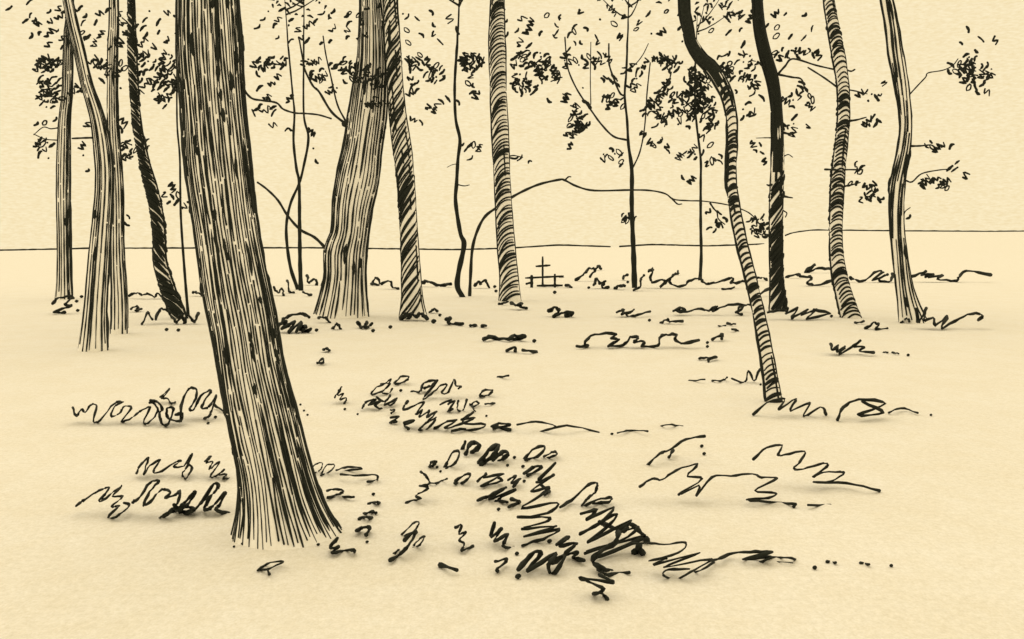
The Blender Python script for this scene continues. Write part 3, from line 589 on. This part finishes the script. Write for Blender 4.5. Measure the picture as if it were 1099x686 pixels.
tree('ringed tree second from right with several short leafy twigs',
     [(899,57,6.7),(904,90,6.2),(905,125,6.2),(902,160,6.5),(898.5,200,7),(897,255,6.7),(900,290,7.5),(907,320,8.5),(913,339,10.5)], gdepth(341), 'ring', spacing=3.7, slope=.15, curl=1.0, w=1.5, dark=.25, extra=8, seed=17, crown=8, top=11,
     limbs=[('Q',2.2,1.8,[(410,186),(360,150),(300,112)]),('Q',2,1.8,[(440,120),(460,126),(474,119)]),('Q',2,1,[(440,193),(480,200),(520,210)]),('Q',3,1.4,[(450,310),(480,306),(516,296)]),('Q',2.4,1.6,[(362,489),(400,490),(450,490),(503,490)]),('Q',2.2,1.4,[(432,552),(465,545),(494,537)])],
     leaves=[('Q',(500,205,24,10,1.1),(535,222,22,16,1),(565,212,8,10,1),(580,175,5,6,1),(535,310,22,20,1.2),(575,315,14,14,.8),(490,482,20,18,1.2),(465,535,20,12,1),(540,565,20,26,1.1),(530,600,36,14,.6)),('U',(400,18,22,16,.8),(420,30,22,16,.6))])
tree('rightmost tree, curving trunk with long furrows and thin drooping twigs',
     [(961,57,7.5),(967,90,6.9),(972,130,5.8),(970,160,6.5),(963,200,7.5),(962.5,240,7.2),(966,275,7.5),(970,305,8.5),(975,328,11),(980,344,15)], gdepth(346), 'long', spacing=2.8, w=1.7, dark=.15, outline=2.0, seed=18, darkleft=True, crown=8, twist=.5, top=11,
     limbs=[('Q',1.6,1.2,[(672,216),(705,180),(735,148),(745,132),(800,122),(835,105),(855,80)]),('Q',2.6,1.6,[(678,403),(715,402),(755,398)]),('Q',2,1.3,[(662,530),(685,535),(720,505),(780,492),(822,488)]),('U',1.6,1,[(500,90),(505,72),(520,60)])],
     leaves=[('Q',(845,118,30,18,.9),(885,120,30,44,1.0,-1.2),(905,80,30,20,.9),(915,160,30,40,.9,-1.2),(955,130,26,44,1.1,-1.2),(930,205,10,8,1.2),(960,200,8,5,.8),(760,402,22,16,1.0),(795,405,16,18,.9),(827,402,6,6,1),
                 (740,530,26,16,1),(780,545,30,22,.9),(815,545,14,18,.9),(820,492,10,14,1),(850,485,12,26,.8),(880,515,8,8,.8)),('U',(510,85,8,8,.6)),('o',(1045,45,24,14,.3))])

# ------------------------------------------------------------------ grave cross and its little railing
Dg = 43.0
g = empty('grave_cross', (float(at(582.4,305,Dg)[0]), Dg, 0)); tag(g, 'small dark wooden grave cross standing behind a low rail in the distance', 'cross')
def bar(mb, a, b, w, dpt=None):
    a, b = np.array(a, float), np.array(b, float); t = (b-a)/np.linalg.norm(b-a); v = np.array([0, 1., 0])
    if abs(t[1]) > .9: v = np.array([1., 0, 0])
    u = np.cross(t, v); u /= np.linalg.norm(u); v = np.cross(u, t); rings = []
    m = 7
    for i in range(m+1):
        p = a + (b-a)*i/m; ww = w*(1 + .14*math.sin(i*2.3 + a[0]*9)); 
        ww *= .7 if i in (0, m) else 1
        rings.append([tuple(p + ww*.5*(x*u + y*v)) for x, y in ((-.7,-1),(.7,-1),(1,-.7),(1,.7),(.7,1),(-.7,1),(-1,.7),(-1,-.7))])
    mb.ring_strip(rings, 0)
q = Dg/F
m2 = MB(); c = at(582.4, 275.3, Dg); bar(m2, (c[0], Dg, -.1), c, 2.1*q); m2.build('upright', [INK], g, tuple(g.location))
m2 = MB(); bar(m2, at(574.8, 286, Dg-.09), at(590.8, 284.8, Dg-.09), 2.3*q); m2.build('crossbar', [INK], g, tuple(g.location))
Df = 41.5
gr = empty('grave_railing', (float(at(585,308,Df)[0]), Df, 0)); tag(gr, 'low dark railing in front of the small grave cross', 'railing')
m2 = MB(); bar(m2, at(563.5, 298.5, Df), at(605, 296.5, Df), 2.1*q); m2.build('rail', [INK], gr, tuple(gr.location))
m2 = MB(); bar(m2, at(576, 306.8, Df), at(604, 306.4, Df), 2.5*q); m2.build('rail', [INK], gr, tuple(gr.location))
for x, t in ((570.6, 295.2), (595.5, 294)):
    m2 = MB(); c = at(x, t, Df-.1); bar(m2, (c[0], Df-.1, -.05), c, (3.2 if x < 580 else 2.4)*q); m2.build('post', [INK], gr, tuple(gr.location))
m2 = MB(); bar(m2, at(564, 305, Df-.12), at(571, 303, Df-.12), 2.2*q); m2.build('brace', [INK], gr, tuple(gr.location))

# ------------------------------------------------------------------ ground rising to a far crest, hedges along it
HD = 300.0
crest_px = [(-900,270),(-20,269),(100,266.5),(330,266),(490,268),(545,266.5),(600,263),(660,265),(700,262.5),(760,264),(822,262),(850,250),(872,247),(960,248),(1065,248.5),(1120,248),(2100,252)]
crx = [(p[0]-CX)*HD/F for p in crest_px]; crz = [CAMZ + (HY-p[1])*HD/F - .25 for p in crest_px]
def gz(x, y):
    if y < 140: return 0.0
    xx = x*HD/max(y, 140.)
    c = float(np.interp(xx, crx, crz)); 
    if y <= HD: t = (y-140)/(HD-140); return c*t*t*(3-2*t)
    return c - min(14, (y-HD)*.05)
xs = sorted(set([-1500,-1000,-700,-520,-400] + list(np.linspace(-320, 320, 161)) + [400,520,700,1000,1500]))
ys = [-80,-20,0,10,30,60,100,140,160,180,200,220,240,255,270,280,290,296,300,304,310,330,380,500,800,1500]
V = [(x, y, gz(x, y)) for y in ys for x in xs]; nx = len(xs); Fc = []
for j in range(len(ys)-1):
    for i in range(nx-1): a = j*nx+i; Fc.append((a, a+1, a+nx+1, a+nx))
me = bpy.data.meshes.new('ground'); me.from_pydata(V, [], Fc); me.materials.append(GROUND)
me.polygons.foreach_set('use_smooth', [True]*len(Fc)); go = bpy.data.objects.new('ground', me); COL.objects.link(go); go['kind'] = 'structure'
for a, b, lab in ((-60, 659, 'thin dark far hedge along the skyline behind the left and middle trunks'), (665, 822, 'thin dark far hedge along the skyline left of the leaning slim tree'), (843, 1150, 'thin dark far hedge along the higher skyline at right')):
    P, r = [], []; x = a
    while x <= b:
        wx = (x-CX)*HD/F; P.append((wx, HD, float(np.interp(wx, crx, crz)) + .25 + R.uniform(-.04, .04))); r.append(.25*R.uniform(.8, 1.25)); x += 5
    m2 = MB(); m2.tube(P, r, 0, 8); o = m2.build('hedgerow', [INK]); tag(o, lab, 'hedge', 'hedges along the skyline')

# ------------------------------------------------------------------ sky, sun, camera
EL, AZ = math.radians(62), math.radians(-35)
w = bpy.data.worlds.new('World'); scene.world = w; w.use_nodes = True
n = w.node_tree.nodes; L = w.node_tree.links; bg = n['Background']
sky = n.new('ShaderNodeTexSky'); sky.sky_type = 'NISHITA'; sky.sun_disc = False; sky.sun_elevation = EL; sky.sun_rotation = AZ
sk = n.new('ShaderNodeMix'); sk.data_type = 'RGBA'; sk.blend_type = 'MIX'; sk.inputs[0].default_value = 0.985
tc = n.new('ShaderNodeTexCoord'); mp = n.new('ShaderNodeMapping'); mp.inputs['Scale'].default_value = (1, 1, 3.6)
L.new(tc.outputs['Generated'], mp.inputs['Vector'])
n1 = n.new('ShaderNodeTexNoise'); n1.inputs['Scale'].default_value = 185; n1.inputs['Detail'].default_value = 6; n1.inputs['Roughness'].default_value = .6
L.new(mp.outputs['Vector'], n1.inputs['Vector'])
cr = n.new('ShaderNodeValToRGB'); k = 10.0
cr.color_ramp.elements[0].position = .32; cr.color_ramp.elements[1].position = .68
cr.color_ramp.elements[0].color = (.905, .745, .445, 1); cr.color_ramp.elements[1].color = (1.0, .865, .575, 1)
L.new(n1.outputs['Fac'], cr.inputs['Fac'])
sc_ = n.new('ShaderNodeVectorMath'); sc_.operation = 'SCALE'; sc_.inputs['Scale'].default_value = 10.0
L.new(cr.outputs['Color'], sc_.inputs[0])
L.new(sky.outputs['Color'], sk.inputs[6]); L.new(sc_.outputs['Vector'], sk.inputs[7]); L.new(sk.outputs[2], bg.inputs['Color'])
bg.inputs['Strength'].default_value = 0.1
sun = bpy.data.lights.new('sun', 'SUN'); sun.energy = 0.95; sun.angle = math.radians(75); sun.color = (1, .92, .76)
so = bpy.data.objects.new('sun', sun); COL.objects.link(so)
so.rotation_euler = (math.radians(28), 0, math.radians(-145))
cam = bpy.data.cameras.new('camera'); co = bpy.data.objects.new('camera', cam); COL.objects.link(co); scene.camera = co
co.location = (0, 0, CAMZ); co.rotation_euler = (math.radians(90), 0, 0)
cam.sensor_width = 36; cam.lens = 36*F/1099; cam.shift_y = -(343-HY)/1099; cam.clip_end = 4000; cam.clip_start = .05
vs = scene.view_settings; vs.view_transform = 'Standard'; vs.look = 'None'; vs.exposure = 0; vs.gamma = 1
scene.cycles.max_bounces = 6
